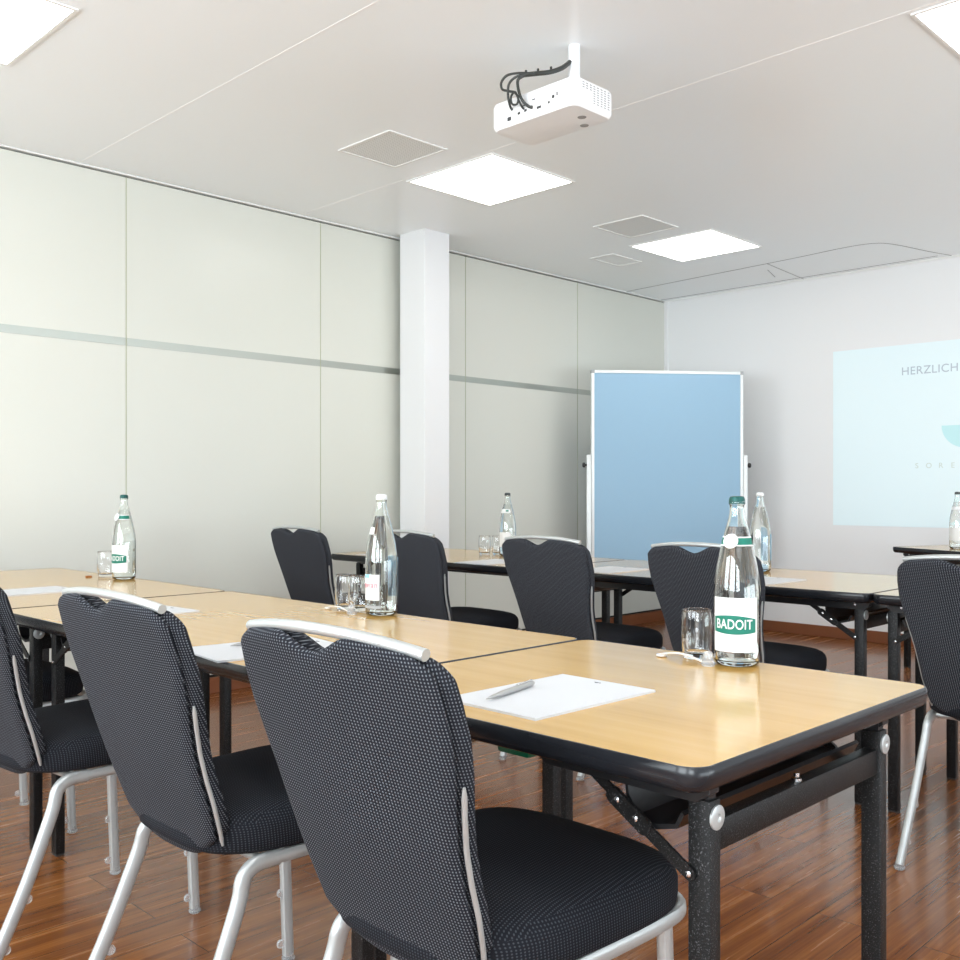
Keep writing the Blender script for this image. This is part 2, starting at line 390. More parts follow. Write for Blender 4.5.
# ------------------------------------------------------------------ projector
px, py = -2.315, 2.83
def body_outline(x0, x1, y0, y1, r, n=6):
    out = []
    for cx, cy, a0 in ((x1-r, y1-r, 0), (x0+r, y1-r, 90), (x0+r, y0+r, 180), (x1-r, y0+r, 270)):
        for k in range(n+1):
            a = R(a0+90*k/n); out.append((cx+r*math.cos(a), cy+r*math.sin(a)))
    return out
PX0, PX1, PY0, PY1, PZ0, PZ1 = -2.600, -2.190, 2.680, 2.912, 2.459, 2.563
E_ = empty('ceiling_projector', (px, py, HC))
def loc(v): return (v[0]-px, v[1]-py, v[2]-HC)
def pobj(name, bm, m, parent=None, **k):
    bmesh.ops.translate(bm, vec=(-px, -py, -HC), verts=bm.verts); return obj(name, bm, m, parent or E_, **k)
bm = BM()
rings = []
for ins, z in ((.03, PZ0), (.010, PZ0+.002), (.003, PZ0+.010), (0, PZ0+.02), (0, PZ1-.015), (.005, PZ1-.004), (.012, PZ1)):
    rings.append([(x, y, z) for x, y in body_outline(PX0+ins, PX1-ins, PY0+ins, PY1-ins, .035-ins*.5)])
loft(bm, rings); body = pobj('housing', bm, M['proj_white'])
bm = BM(); lathe(bm, [(.021, PZ1-.002), (.021, HC)], 20, (px, py, 0)); pobj('ceiling_pole', bm, M['proj_white'])
bm = BM(); bx(bm, px-.05, px+.05, py-.05, py+.03, PZ1-.001, PZ1+.008, .002); pobj('mounting_bracket', bm, M['proj_white'])
# side grille on the +x face
bm = BM()
for i in range(8):
    for k in range(8):
        y = PY0+.042+i*.0205; z = PZ0+.026+k*.0085
        if i < 3 and k < 5: continue
        bx(bm, PX1-.002, PX1+.0006, y, y+.011, z, z+.004)
pobj('side_grille', bm, M['slot'])
# connector ports on the -y face
for (dx, dz, sx_, sz_) in ((-.31, .026, .018, .014), (-.262, .034, .012, .009), (-.23, .036, .012, .009), (-.2, .042, .008, .008), (-.165, .03, .02, .009), (-.118, .035, .008, .008), (-.098, .05, .011, .011), (-.08, .055, .005, .013), (-.24, .055, .016, .004), (-.19, .065, .014, .004)):
    bm = BM(); x = PX1+dx; z = PZ0+dz; bx(bm, x-sx_/2, x+sx_/2, PY0-.0008, PY0+.002, z-sz_/2, z+sz_/2); pobj('port', bm, M['port'])
for (x, y) in ((-2.255, 2.80), (-2.30, 2.87)):
    bm = BM(); lathe(bm, [(.016, PZ0-.001), (.016, PZ0+.003)], 16, (x, y, 0)); pobj('lens_wheel' if y < 2.85 else 'tilt_foot', bm, M['slot'])
bm = BM(); lathe(bm, [(.028, 0), (.028, .02)], 24, (-2.48, PY1-.005, PZ0+.055), axis='Y'); pobj('lens', bm, M['port'])
# cables
def at_u(u, Y):        # x of the point at image column u in the plane y = Y
    k = (u-479.07)/994.7; c, q = math.cos(R(44.75)), math.sin(R(44.75)); return Y*(k*c-q)/(c+k*q)
def P3(u, v, Y):
    x = at_u(u, Y); d = -math.sin(R(44.75))*x+math.cos(R(44.75))*Y; return (x, Y, CAMH-(v-489.6)*d/994.7)
def cab(name, pts, r, parent=None):
    bm = BM(); tube(bm, smooth([P3(*p) for p in pts], 8), r, 8); return pobj(name, bm, M['cable'], parent)
cb0 = cab('cable_bundle', [(570,62,2.81),(562,68,2.77),(550,72,2.72),(537,73.5,2.68),(523,75,2.655)], .0085)
cab('cable', [(525,75,2.655),(518,80,2.65),(518.5,90,2.65),(522,100,2.655),(528,106,2.672),(533,108,2.682)], .0055)
cab('cable', [(535,74,2.66),(522,73,2.65),(508,75,2.64),(501.5,82,2.64),(502,89,2.64),(508,91,2.645),(514,92,2.65)], .0045)
cab('cable', [(527,74,2.655),(516,77,2.645),(509,84,2.64),(508,96,2.645),(510,106,2.66),(512,110,2.682)], .0045)
cab('cable', [(514,92,2.65),(518,97,2.645),(517,104,2.65),(512,104,2.65),(511,97,2.65),(515,92,2.65),(519,101,2.655),(522,107,2.668),(524,109,2.682)], .004)
for u, v, Y in ((526,73,2.66),(538,71.5,2.685),(551,69.5,2.73)):
    bm = BM(); c = P3(u, v, Y); bx(bm, c[0]-.003, c[0]+.003, c[1]-.003, c[1]+.003, c[2]-.006, c[2]+.010); pobj('cable_tie', bm, M['cable'], cb0)
tag(E_, 'white ceiling projector with black cables hanging from a short pole', 'projector')

# ------------------------------------------------------------------ slide on the front wall: thin panel, projector light put in as emission
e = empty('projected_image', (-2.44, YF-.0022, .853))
bm = BM(); bx(bm, -.95, .95, -.001, .002, 0, 1.307); obj('glow_panel', bm, M['screen'], e)
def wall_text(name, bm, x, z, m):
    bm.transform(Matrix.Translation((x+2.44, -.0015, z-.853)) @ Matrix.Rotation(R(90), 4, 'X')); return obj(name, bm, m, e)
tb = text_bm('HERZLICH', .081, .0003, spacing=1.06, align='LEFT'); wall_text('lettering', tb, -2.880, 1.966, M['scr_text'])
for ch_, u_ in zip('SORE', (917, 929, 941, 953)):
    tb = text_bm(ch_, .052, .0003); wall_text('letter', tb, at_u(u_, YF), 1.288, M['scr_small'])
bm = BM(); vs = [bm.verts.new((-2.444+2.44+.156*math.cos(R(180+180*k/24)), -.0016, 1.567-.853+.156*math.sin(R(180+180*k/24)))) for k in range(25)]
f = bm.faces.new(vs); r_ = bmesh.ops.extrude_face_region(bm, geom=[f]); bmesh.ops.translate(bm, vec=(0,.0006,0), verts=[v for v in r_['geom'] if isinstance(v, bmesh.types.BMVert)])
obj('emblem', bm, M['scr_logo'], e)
tag(e, 'pale blue projected slide on the front wall with grey lettering', 'projection')

# ------------------------------------------------------------------ moderation board
def cam_pt(u, d):      # floor point seen at image column u, depth d
    r = (u-479.07)*d/994.7; c, s = math.cos(R(44.75)), math.sin(R(44.75)); return Vector((c*r-s*d, s*r+c*d, 0))
A = cam_pt(591, 7.28); B = cam_pt(742.5, 7.40)
ax = (B-A); W = ax.length; e = empty('pinboard', ((A+B)/2)[:], math.atan2(ax.y, ax.x))
z0, z1 = .50, 1.995; hw = W/2; fr = .022
bm = BM(); bx(bm, -hw+fr, hw-fr, -.012, .012, z0+fr, z1-fr); obj('felt_panel', bm, M['felt_blue'], e)
bm = BM()
bx(bm, -hw, -hw+fr, -.018, .018, z0+.02, z1-.02, .003); bx(bm, hw-fr, hw, -.018, .018, z0+.02, z1-.02, .003)
bx(bm, -hw+.02, hw-.02, -.018, .018, z1-fr, z1, .003); bx(bm, -hw+.02, hw-.02, -.018, .018, z0, z0+fr, .003)
obj('frame', bm, M['board_frame'], e)
for sx in (-1, 1):
    for zz in (z0+.011, z1-.011):
        bm = BM(); bx(bm, sx*(hw-.011)-.013, sx*(hw-.011)+.013, -.019, .019, zz-.013, zz+.013, .003); obj('corner_cap', bm, M['corner_grey'], e)
    x = sx*(hw+.018)
    bm = BM(); bx(bm, x-.015, x+.015, -.018, .018, .06, 1.375, .003); obj('post', bm, M['board_frame'], e)
    bm = BM(); bx(bm, x-.02, x+.02, -.28, .28, .025, .06, .004)
    ft = obj('foot', bm, M['board_frame'], e)
    for yy in (-.25, .25):
        bm = BM(); lathe(bm, [(.022, -.010), (.0255, -.004), (.0255, .004), (.022, .010)], 20, (x, yy, .0256), axis='X'); obj('castor', bm, M['rubber'], ft)
    bm = BM(); lathe(bm, [(.008, 0), (.008, .012), (.018, .014), (.018, .026), (.012, .03)] , 16, (0,0,0), axis='X')
    if sx < 0: bm.transform(Matrix.Scale(-1, 4, (1,0,0)))
    obj('knob', bm, M['rubber'], e, loc=(sx*(hw+.033), 0, 1.30))
tag(e, 'tall blue felt pinboard with a light frame standing before the room corner', 'pinboard')

# ------------------------------------------------------------------ tables
TZ = .76
def rrect(x0, x1, y0, y1, r, n=8):
    return body_outline(x0, x1, y0, y1, r, n)
def table(x0, x1, y0, y1, label, apron=True, rz=0, legs=(-.306, .245), group='folding conference tables', inset=(.03, .05)):
    cx, cy = (x0+x1)/2, (y0+y1)/2; hx, hy = (x1-x0)/2, (y1-y0)/2
    e = empty('folding_table', (cx, cy, 0), rz); rc = .038
    bm = BM(); g = .005
    loft(bm, [[(x, y, z) for x, y in rrect(-hx+g, hx-g, -hy+g, hy-g, rc-g)] for z in (TZ-.02, TZ)]); obj('tabletop', bm, M['beech'], e)
    bm = BM(); rings = []
    for ins, z in ((.0055, TZ-.004), (.0055, TZ+.0004), (.003, TZ+.0002), (.0008, TZ-.005), (0, TZ-.014), (.0015, TZ-.024), (.006, TZ-.032), (.014, TZ-.036), (.06, TZ-.036), (.06, TZ-.019)):
        rings.append([(x, y, z) for x, y in rrect(-hx+ins, hx-ins, -hy+ins, hy-ins, max(rc-ins, .004))])
    loft(bm, rings, cap0=False, cap1=True); obj('edge_band', bm, M['edge_black'], e)
    LX = {-1: hx-inset[0]-.0175, 1: hx-inset[1]-.0175}
    # aprons along the long sides
    for sy, yy in ((-1, legs[0]-.005), (1, legs[1]+.005)):
        yc = yy
        segs = [(-hx+.03, hx-.03)] if apron else [(-hx+.03, -hx+.34), (hx-.34, hx-.03)]
        bm = BM()
        for a, c in segs:
            a0, c0 = a, c
            P = [(a0, TZ-.034), (c0, TZ-.034), (c0, TZ-.052), (c0-.02, TZ-.066), (a0+.02, TZ-.066), (a0, TZ-.052)]
            f0 = [bm.verts.new((x, yc-.013*sy if False else yc-.012, z)) for x, z in P]; f1 = [bm.verts.new((x, yc+.012, z)) for x, z in P]
            bm.faces.new(f0); bm.faces.new(list(reversed(f1)))
            for k in range(len(P)): bm.faces.new((f0[k], f1[k], f1[(k+1) % len(P)], f0[(k+1) % len(P)]))
        ap = obj('side_rail', bm, M['black_smooth'], e)
        for a, c in segs:
            for xx in ((a+.05, c-.05) if apron else ((a+c)/2,)):
                bm = BM(); lathe(bm, [(.005, -.0115), (.004, -.0145)], 10, (xx, yc, TZ-.048), axis='Y'); obj('screw', bm, M['steel'], ap)
    for sx in (-1, 1):
        lx = LX[sx]
        for yy in legs:
            x = sx*lx
            bm = BM(); bx(bm, x-.0175, x+.0175, yy-.0145, yy+.0145, .006, TZ-.062, .003, 2)
            lg = obj('leg', bm, M['frame_black'], e)
            bm = BM(); bx(bm, x-.016, x+.016, yy-.013, yy+.013, 0, .008, .001, 1); obj('foot_cap', bm, M['rubber'], lg)
            bm = BM(); bx(bm, x-.012, x+.012, yy-.010, yy+.010, TZ-.07, TZ-.034); obj('hinge', bm, M['black_smooth'], lg)
            bm = BM(); lathe(bm, [(.017, 0), (.017, .003), (.012, .0045), (.006, .0045), (.004, .002)], 24, (0,0,0), axis='X')
            if sx < 0: bm.transform(Matrix.Scale(-1, 4, (1,0,0)))
            inn = .018 if yy < 0 else -.004
            obj('bolt_disc', bm, M['alu'], lg, loc=(sx*(lx+.0175), yy+.002, TZ-.086))
            # folding stay from the leg to the rail
            s_y = yy-.018 if yy < 0 else yy+.018
            p0 = Vector((x-sx*.012, s_y, TZ-.165)); p1 = Vector((x-sx*.205, s_y, TZ-.045)); pm = p0.lerp(p1, .52)
            def bar(bm, a, c, w, th, yo):
                d_ = (c-a).normalized(); nn = Vector((-d_.z, 0, d_.x)); 
                pts = []
                for k in range(9):
                    an = R(-90+180*k/8); pts.append(c + d_*w*math.cos(an) + nn*w*math.sin(an))
                for k in range(9):
                    an = R(90+180*k/8); pts.append(a + d_*w*math.cos(an) + nn*w*math.sin(an))
                f0 = [bm.verts.new((q.x, q.y+yo-th, q.z)) for q in pts]; f1 = [bm.verts.new((q.x, q.y+yo+th, q.z)) for q in pts]
                bm.faces.new(f0); bm.faces.new(list(reversed(f1)))
                for k in range(len(pts)): bm.faces.new((f0[k], f1[k], f1[(k+1) % len(pts)], f0[(k+1) % len(pts)]))
            bm = BM(); bar(bm, p0, pm.lerp(p1, .12), .0095, .002, 0); bar(bm, pm.lerp(p0, .12), p1, .008, .002, .0045 if yy < 0 else -.0045)
            d_ = (p1-p0).normalized(); bar(bm, pm.lerp(p0, .25), pm.lerp(p1, .3), .0125, .0035, 0)
            st = obj('folding_stay', bm, M['frame_black'], e)
            for q in (p0, pm.lerp(p1, .22), pm.lerp(p0, .12)):
                sg = -1 if yy < 0 else 1
                bm = BM(); lathe(bm, [(.0045, 0), (.0045, sg*.0042), (.002, sg*.0055)], 12, (q.x, q.y, q.z), axis='Y'); obj('rivet', bm, M['steel'], st)
        # cross beams between the legs
        bm = BM(); bx(bm, sx*lx-.0125, sx*lx+.0125, legs[0]+.012, legs[1]-.012, TZ-.138, TZ-.094, .003, 2)
        cbm = obj('cross_beam', bm, M['frame_black'], e)
        bm = BM(); lathe(bm, [(.008, 0), (.008, .004), (.0045, .006), (.0045, .012)], 12, (sx*lx, (legs[0]+legs[1])/2-.01, TZ-.094)); obj('bolt', bm, M['steel'], cbm)
        bm = BM(); pts = []
        xi = sx*(lx-.075)
        P = [(-.05, .028), (-.046, .005), (-.03, -.014), (0, -.02), (.03, -.014), (.04, .0), (.036, .003), (.027, -.010), (0, -.015), (-.027, -.010), (-.042, .007), (-.046, .028)]
        loft(bm, [[(xi+sx*a*1.15, y, TZ-.093+z*1.5) for a, z in P] for y in (legs[0]-.005, legs[1]+.005)]); obj('cable_tray', bm, M['black_smooth'], e)
    tag(e, label, 'table', group)
    return e
T1 = table(-1.508, -.693, 1.098, 1.888, 'square folding table with beech top at the near right end of the front row', apron=False, inset=(.002, .031))
T2 = table(-3.118, -1.512, 1.098, 1.888, 'long beech topped table in the front row carrying the bottle with pink lettering', legs=(-.235, .345), inset=(.035, .006))
T3 = table(-4.60, -3.122, 1.098, 1.888, 'beech topped table at the far left, joined to the front row beside the partition wall', legs=(-.265, .315), inset=(.03, .02))
R2A = table(-3.058, -1.462, 3.38, 4.18, 'long beech topped table in the second row, in front of the blue pinboard')
R2C = table(-4.545, -3.062, 3.38, 4.18, 'beech topped table in the second row below the white column', legs=(-.19, .30), inset=(.0, .05))
R2B = table(-1.458, .14, 3.38, 4.18, 'table of the second row running behind the rightmost chair')
# presenter's table, turned a little
c0 = cam_pt(890, 6.28); th = R(44.75+22+90)   # direction of its front edge seen from the corner
dirv = Vector((math.cos(R(44.75+90+21)), math.sin(R(44.75+90+21)), 0))*-1
nrm = Vector((-dirv.y, dirv.x, 0))
ctr = c0 + dirv*.7 + nrm*.4
HT = table(ctr.x-.7, ctr.x+.7, ctr.y-.4, ctr.y+.4, 'presentation table near the front wall under the projected slide', rz=math.atan2(dirv.y, dirv.x))
# small green block under the front row
bm = BM(); bx(bm, -.035, .035, -.02, .02, -.034, 0, .006, 2)
tag(obj('plastic_block', bm, M['green_plastic'], loc=(-1.095, 1.20, TZ-.0362)), 'small green plastic block under the front edge of the square table', 'block')

# ------------------------------------------------------------------ chairs
def interp(tab, z):
    if z <= tab[0][0]: return tab[0][1]
    for (a, va), (b_, vb) in zip(tab, tab[1:]):
        if z <= b_:
            s = (z-a)/(b_-a); s = s*s*(3-2*s) if False else s
            return va+(vb-va)*s
    return tab[-1][1]
WT = [(.40,.135),(.43,.152),(.46,.162),(.50,.171),(.55,.180),(.60,.184),(.65,.190),(.70,.200),(.75,.212),(.80,.221),(.85,.221),(.90,.215),(.94,.209)]
YT = [(.40,-.118),(.45,-.136),(.50,-.153),(.55,-.171),(.60,-.189),(.65,-.205),(.70,-.219),(.75,-.233),(.80,-.248),(.85,-.263),(.90,-.277),(.94,-.289)]
def smooth_tab(tab):
    return tab
def pillow(wadd, top, bot, yoff, T, notch=True, edge=.03, nu=48, nv=40, bulge=0, rt=.06):
    def topf(u):
        a = .80; x = u*.216; z = top-.016*min(1, abs(u))**2
        if abs(u) > a: q = (abs(u)-a)/(1-a); z -= rt*(1-math.sqrt(max(0, 1-q*q)))
        if notch:
            q = abs(x+.016)/.084
            if q < 1: z -= .027*(.5+.5*math.cos(math.pi*q))**.85
        return z
    def botf(u):
        z = bot+.055*abs(u)**3.2
        return z
    bm = BM(); G = {}
    for side in (-1, 1):
        for i in range(nu+1):
            # denser near the edges
            s = -1+2*i/nu; u = math.sin(s*math.pi/2)*.55+s*.45
            z0_, z1_ = botf(u), topf(u)
            for j in range(nv+1):
                q = j/nv; q = .5-.5*math.cos(math.pi*q)*.6-.5*(1-2*q)*.4
                z = z0_+(z1_-z0_)*q
                w_ = interp(WT, z)+wadd; x = u*w_
                de = min(w_-abs(x), z-z0_, z1_-z, edge)/edge
                th_ = T*math.sqrt(max(0, 1-(1-max(0, de))**2))
                border = i in (0, nu) or j in (0, nv)
                if border and side == 1: continue
                if border: th_ = 0
                y = interp(YT, z)+yoff - .20*x*x*0 + .45*x*x*.55 + side*th_*.5 + side*bulge*max(0, (1-(x/w_)**2))*min(1, de)
                G[(side, i, j)] = bm.verts.new((x, y, z))
    def gv(side, i, j):
        if side == 1 and (i in (0, nu) or j in (0, nv)): side = -1
        return G[(side, i, j)]
    for side in (-1, 1):
        for i in range(nu):
            for j in range(nv):
                q = [gv(side, i, j), gv(side, i+1, j), gv(side, i+1, j+1), gv(side, i, j+1)]
                if side == 1: q.reverse()
                if len(set(q)) >= 3:
                    try: bm.faces.new(list(dict.fromkeys(q)))
                    except ValueError: pass
    return bm
def selipse(hw0, hw1, y0, y1, n=3.6, seg=56, ins=0):
    out = []; cy = (y0+y1)/2; hy = (y1-y0)/2-ins
    for k in range(seg):
        a = 2*math.pi*k/seg; c, s = math.cos(a), math.sin(a)
        yy = math.copysign(abs(s)**(2/n), s); xx = math.copysign(abs(c)**(2/n), c)
        w_ = hw0+(hw1-hw0)*(yy*.5+.5)-ins
        out.append((xx*w_, cy+yy*hy))
    return out
def back_uv(yo):
    return lambda c: (c.x+max(-1, min(1, c.x/.1))*(c.y-interp(YT, c.z)-yo-.2475*c.x*c.x), c.z)
def make_chair():
    e = empty('conference_chair')
    obj('backrest', pillow(0, .925, .424, -.010, .020, edge=.018, rt=.032), M['fabric'], e, uv=back_uv(-.010), ang=60)
    obj('back_cushion', pillow(.004, .923, .44, .014, .034, edge=.022, bulge=.006, rt=.045), M['fabric'], e, uv=back_uv(.014), ang=60)
    # seat
    bm = BM(); rings = []
    P = [(.030,.392),(.012,.394),(.002,.402),(0,.418),(0,.445),(.004,.458),(.014,.470),(.030,.477),(.06,.482),(.10,.486),(.15,.489),(.19,.490)]
    for ins, z in P:
        ring = []
        for x, y in selipse(.205, .236, -.165, .338, ins=min(ins, .19)):
            zz = z
            if z > .44: zz -= .018*max(0, (y-.20)/.16)**2 + .012*max(0, (-.02-y)/.15)   # waterfall front, dip at the back
            ring.append((x, y, zz+.048))
        rings.append(ring)
    loft(bm, rings); obj('seat', bm, M['fabric_seat'], e, uv='box', ang=60)
    bm = BM(); rings = [[(x, y, z) for x, y in selipse(.207, .238, -.163, .357, ins=i)] for i, z in ((.004,.452),(-.0008,.4535),(-.0008,.4565),(.004,.458))]
    loft(bm, rings, cap0=False, cap1=False); bm.free()
    # top rail (handle)
    pts = []
    for k in range(25):
        s = -1+2*k/24; x = s*.197
        z = .929-.015*abs(s)**2.2; y = -.279 + .010*s*s - .008*(1-s*s)
        pts.append((x, y, z))
    bm = BM(); tube(bm, pts, .0092, 14, ry=.0082, up=(0,0,1)); obj('top_rail', bm, M['alu'], e)
    # side trims
    for sx in (-1, 1):
        pts = []
        for k in range(20):
            z = .742-.276*k/19; w_ = interp(WT, z); x = w_+.0035
            pts.append((sx*x, interp(YT, z)+.2475*x*x+.001, z))
        rs = [1]*20; rs[0] = .5; rs[-1] = .6
        bm = BM(); tube(bm, pts, .0038, 8, ry=.0042, rs=rs, up=(0,1,0)); obj('side_trim', bm, M['alu'], e)
    # frame under the seat
    fb = BM()
    for sx in (-1, 1):
        pts = smooth([(sx*.150,.335,0.431),(sx*.196,.300,0.430),(sx*.207,.22,0.430),(sx*.198,.05,0.427),(sx*.190,-.06,0.425)], 5)
        tube(fb, pts, .0085, 12, ry=.013, up=(0,0,1), sq=2.6)
    tube(fb, smooth([(-.150,.335,0.431),(0,.345,0.431),(.150,.335,0.431)], 5), .0085, 12, ry=.012, sq=2.6)
    tube(fb, [(-.185,-.06,0.425),(.185,-.06,0.425)], .009, 10, ry=.009)
    obj('seat_frame', fb, M['alu'], e)
    for sx in (-1, 1):
        pts = smooth([(sx*.190,-.030,.425),(sx*.190,-.078,.423),(sx*.191,-.104,.405),(sx*.193,-.114,.372),(sx*.195,-.130,.330),(sx*.200,-.190,.19),(sx*.206,-.280,.012)], 6)
        bm = BM(); tube(bm, pts, .0105, 14, ry=.0155, up=(0,0,1), sq=2.8); lg = obj('leg', bm, M['alu'], e)
        bm = BM(); lathe(bm, [(.013,0),(.016,.003),(.016,.008),(.012,.012),(.012,.02)], 14, (sx*.206,-.281,0)); obj('glide', bm, M['clear'], lg)
        for z in (.07, .17):
            s = (z-.012)/(.19-.012); c = Vector((sx*.206,-.280,.012)).lerp(Vector((sx*.200,-.190,.19)), s)
            bm = BM(); lathe(bm, [(.009, -.004), (.011, 0), (.009, .004)], 14, (c.x-sx*.004, c.y+.022, c.z), axis='X'); obj('stacking_bumper', bm, M['clear'], lg)
        bm = BM(); tube(bm, [(sx*.200,.245,0.423),(sx*.203,.262,.014)], .0105, 14, ry=.0125, up=(0,1,0), sq=4); lg = obj('leg', bm, M['alu'], e)
        bm = BM(); lathe(bm, [(.013,0),(.016,.003),(.016,.008),(.012,.012),(.012,.022)], 14, (sx*.203,.263,0)); obj('glide', bm, M['clear'], lg)
        for z in (.045, .165):
            bm = BM(); lathe(bm, [(.009, -.004), (.011, 0), (.009, .004)], 14, (sx*.2025,.262-.021,z), axis='X'); obj('stacking_bumper', bm, M['clear'], lg)
    return e
chair = make_chair()
CH = [(-1.114, 1.100, 0, 'black dotted conference chair closest to the camera, at the square table end'),
      (-1.788, 1.100, 0, 'black dotted chair second from the camera in the near row'),
      (-2.575, 1.065, R(4), 'black dotted chair cut by the left edge of the photo'),
      (-3.435, 1.11, 0, 'chair mostly hidden beyond the leftmost near chair, only seat and feet showing'),
      (-4.23, 3.21, 0, 'black chair in the second row farthest left, against the partition wall'),
      (-3.455, 3.27, 0, 'black chair behind the bottle with pink lettering'),
      (-2.63, 3.28, 0, 'black chair in the middle of the second row, left of the pinboard'),
      (-1.90, 3.28, 0, 'black chair in front of the blue pinboard beside the green labelled bottle'),
      (-.98, 3.24, 0, 'black chair cut by the right edge of the photo')]
for i, (x, y, rz, lab) in enumerate(CH):
    c = chair if i == 0 else copy_tree(chair)
    c.location = (x, y, 0); c.rotation_euler = (0, 0, rz)
    tag(c, lab, 'chair', 'black conference chairs')

# ------------------------------------------------------------------ bottles
def face_cam(x, y): return math.atan2(-y, -x)
def prof_points(h=1.0):
    # outer silhouette of a tall glass bottle, radius / height for a 0.345 m bottle
    return [(.036,.0),(.043,.003),(.0465,.010),(.0470,.030),(.0470,.150),(.0455,.172),(.0415,.200),(.0345,.235),(.0265,.268),(.0195,.292),(.0158,.308),(.0148,.322),(.0150,.328),(.0165,.330),(.0165,.336),(.0150,.338)]
def arc_patch(rad, z0, z1, a0, a1, n=24, th=.0004, zc=None, nz=1):
    bm = BM(); rings = []
    radf = rad if callable(rad) else (lambda z: rad)
    for k in range(n+1):
        a = a0+(a1-a0)*k/n; zz0, zz1 = (z0, z1) if zc is None else zc(k/n)
        ring = []
        for m_ in range(nz+1):
            z = zz0+(zz1-zz0)*m_/nz; ring.append((math.cos(a)*(radf(z)+th), math.sin(a)*(radf(z)+th), z))
        for m_ in range(nz, -1, -1):
            z = zz0+(zz1-zz0)*m_/nz; ring.append((math.cos(a)*(radf(z)), math.sin(a)*(radf(z)), z))
        rings.append(ring)
    loft(bm, rings); return bm
def rad_at(z):
    P = prof_points()
    for (r0, z0), (r1, z1) in zip(P, P[1:]):
        if z <= z1: return r0+(r1-r0)*(z-z0)/max(1e-6, z1-z0)
    return P[-1][0]
def wrap_text(txt, size, rad, z, a, th=.0012, spacing=1, bold=0, xs=1):
    bm = text_bm(txt, size, .0002, spacing=spacing, bold=bold)
    for v in bm.verts:
        an = a+v.co.x*xs/rad; rr = rad+th+v.co.z
        v.co = Vector((rr*math.cos(an), rr*math.sin(an), z+v.co.y))
    return bm
def bottle(kind, x, y, z, rot, label, scale=1.0, level=.284, text=True):
    e = empty('water_bottle', (x, y, z), 0); e.scale = (scale,)*3
    a = face_cam(x, y)+rot
    P = prof_points()
    outer = [(r, z_) for r, z_ in P]
    inner = [(max(.004, r-.0026), z_) for r, z_ in P[3:]]
    prof = outer + list(reversed([(r, z_) for r, z_ in inner])) + [(.040,.012),(.030,.010),(.010,.014)]
    bm = BM(); lathe(bm, prof, 40); obj('glass_body', bm, M['glass'], e, ang=50)
    wp = [(.010,.0145),(.030,.0105),(.040,.0125)] + [(r-.0029, z_) for r, z_ in P[3:] if z_ < level]
    wp.append((rad_at(level)-.0029, level))
    bm = BM(); lathe(bm, wp, 40); obj('water', bm, M['water'], e, ang=50)
    capm = {'green': M['cap_green'], 'white': M['cap_white'], 'dark': M['cap_dark']}[{'badoit': 'green', 'evian': 'white'}.get(kind, 'dark')]
    bm = BM()
    rings = []
    for r, zz, fl in ((.0162,.3310,1),(.0162,.333,1),(.0158,.341,.5),(.0138,.3455,0),(.008,.347,0)):
        rings.append([((r+fl*.0006*(-1)**k)*math.cos(2*math.pi*k/42), (r+fl*.0006*(-1)**k)*math.sin(2*math.pi*k/42), zz) for k in range(42)])
    loft(bm, rings); obj('cap', bm, capm, e, ang=50)
    Rb = .0472
    if kind == 'badoit':
        hw_ = 1.08
        obj('label_paper', arc_patch(Rb, .031, .141, a-hw_, a+hw_), M['label_white'], e)
        def zc(s):
            return (.071-.004*math.cos((s-.5)*math.pi), .101+.006*math.cos((s-.5)*math.pi)-.003*s)
        obj('green_band', arc_patch(Rb+.0005, 0, 0, a-hw_*.93, a+hw_*.90, zc=zc), M['label_green'], e)
        if text:
            obj('lettering', wrap_text('BADOIT',   .0275, Rb, .0865, a-.03, xs=.74, bold=.0003, spacing=1.06), M['label_white'], e, ang=20)
            obj('small_print', arc_patch(Rb+.0005, .038, .0392, a-.5, a+.4), M['corner_grey'], e)
            # neck collar with the round seal
            obj('neck_band', arc_patch(rad_at, .247, .262, a-1.5, a+1.5, nz=4, th=.0006), M['label_green'], e)
            obj('neck_band_edge', arc_patch(rad_at, .245, .2475, a-1.5, a+1.5, nz=2, th=.0009), M['label_white'], e)
            obj('neck_band_edge', arc_patch(rad_at, .2615, .264, a-1.5, a+1.5, nz=2, th=.0009), M['label_white'], e)
            bm = BM()
            rr = rad_at(.2545)
            ctrv = Vector((math.cos(a-.28)*(rr+.001), math.sin(a-.28)*(rr+.001), .2545))
            lathe(bm, [(.0155,0),(.0155,.0018),(.014,.0026)], 32)
            bm.transform(Matrix.Translation(ctrv) @ Vector((math.cos(a-.28), math.sin(a-.28), .35)).normalized().to_track_quat('Z', 'X').to_matrix().to_4x4())
            obj('round_seal', bm, M['label_white'], e)
    elif kind == 'evian':
        obj('label_paper', arc_patch(Rb, .045, .118, a-.85, a+.42), M['label_white'], e)
        obj('label_tint', arc_patch(Rb+.0005, .108, .118, a-.75, a-.25), M['label_blue'], e)
        obj('lettering', wrap_text('evian', .026, Rb, .088, a-.22, xs=.85, spacing=1.12), M['pink'], e, ang=20)
        obj('small_print', arc_patch(Rb, .022, .030, a-.8, a+.5), M['corner_grey'], e)
        obj('back_label', arc_patch(Rb, .05, .165, a+math.pi-.9, a+math.pi+.35), M['label_blue'], e)
        obj('neck_patch', arc_patch(rad_at, .232, .252, a-.75, a-.1, nz=3, th=.0006), M['label_white'], e)
    else:
        obj('label_paper', arc_patch(Rb, .050, .130, a-.9, a+.7), M['label_white'], e)
        obj('neck_band', arc_patch(rad_at, .236, .256, a-1.0, a+.8, nz=3, th=.0006), M['label_white'], e)
        if kind == 'greenmark':
            obj('neck_mark', arc_patch(rad_at, .243, .252, a+.0, a+.5, nz=3, th=.0012), M['label_green'], e)
    tag(e, label, 'bottle')
    return e
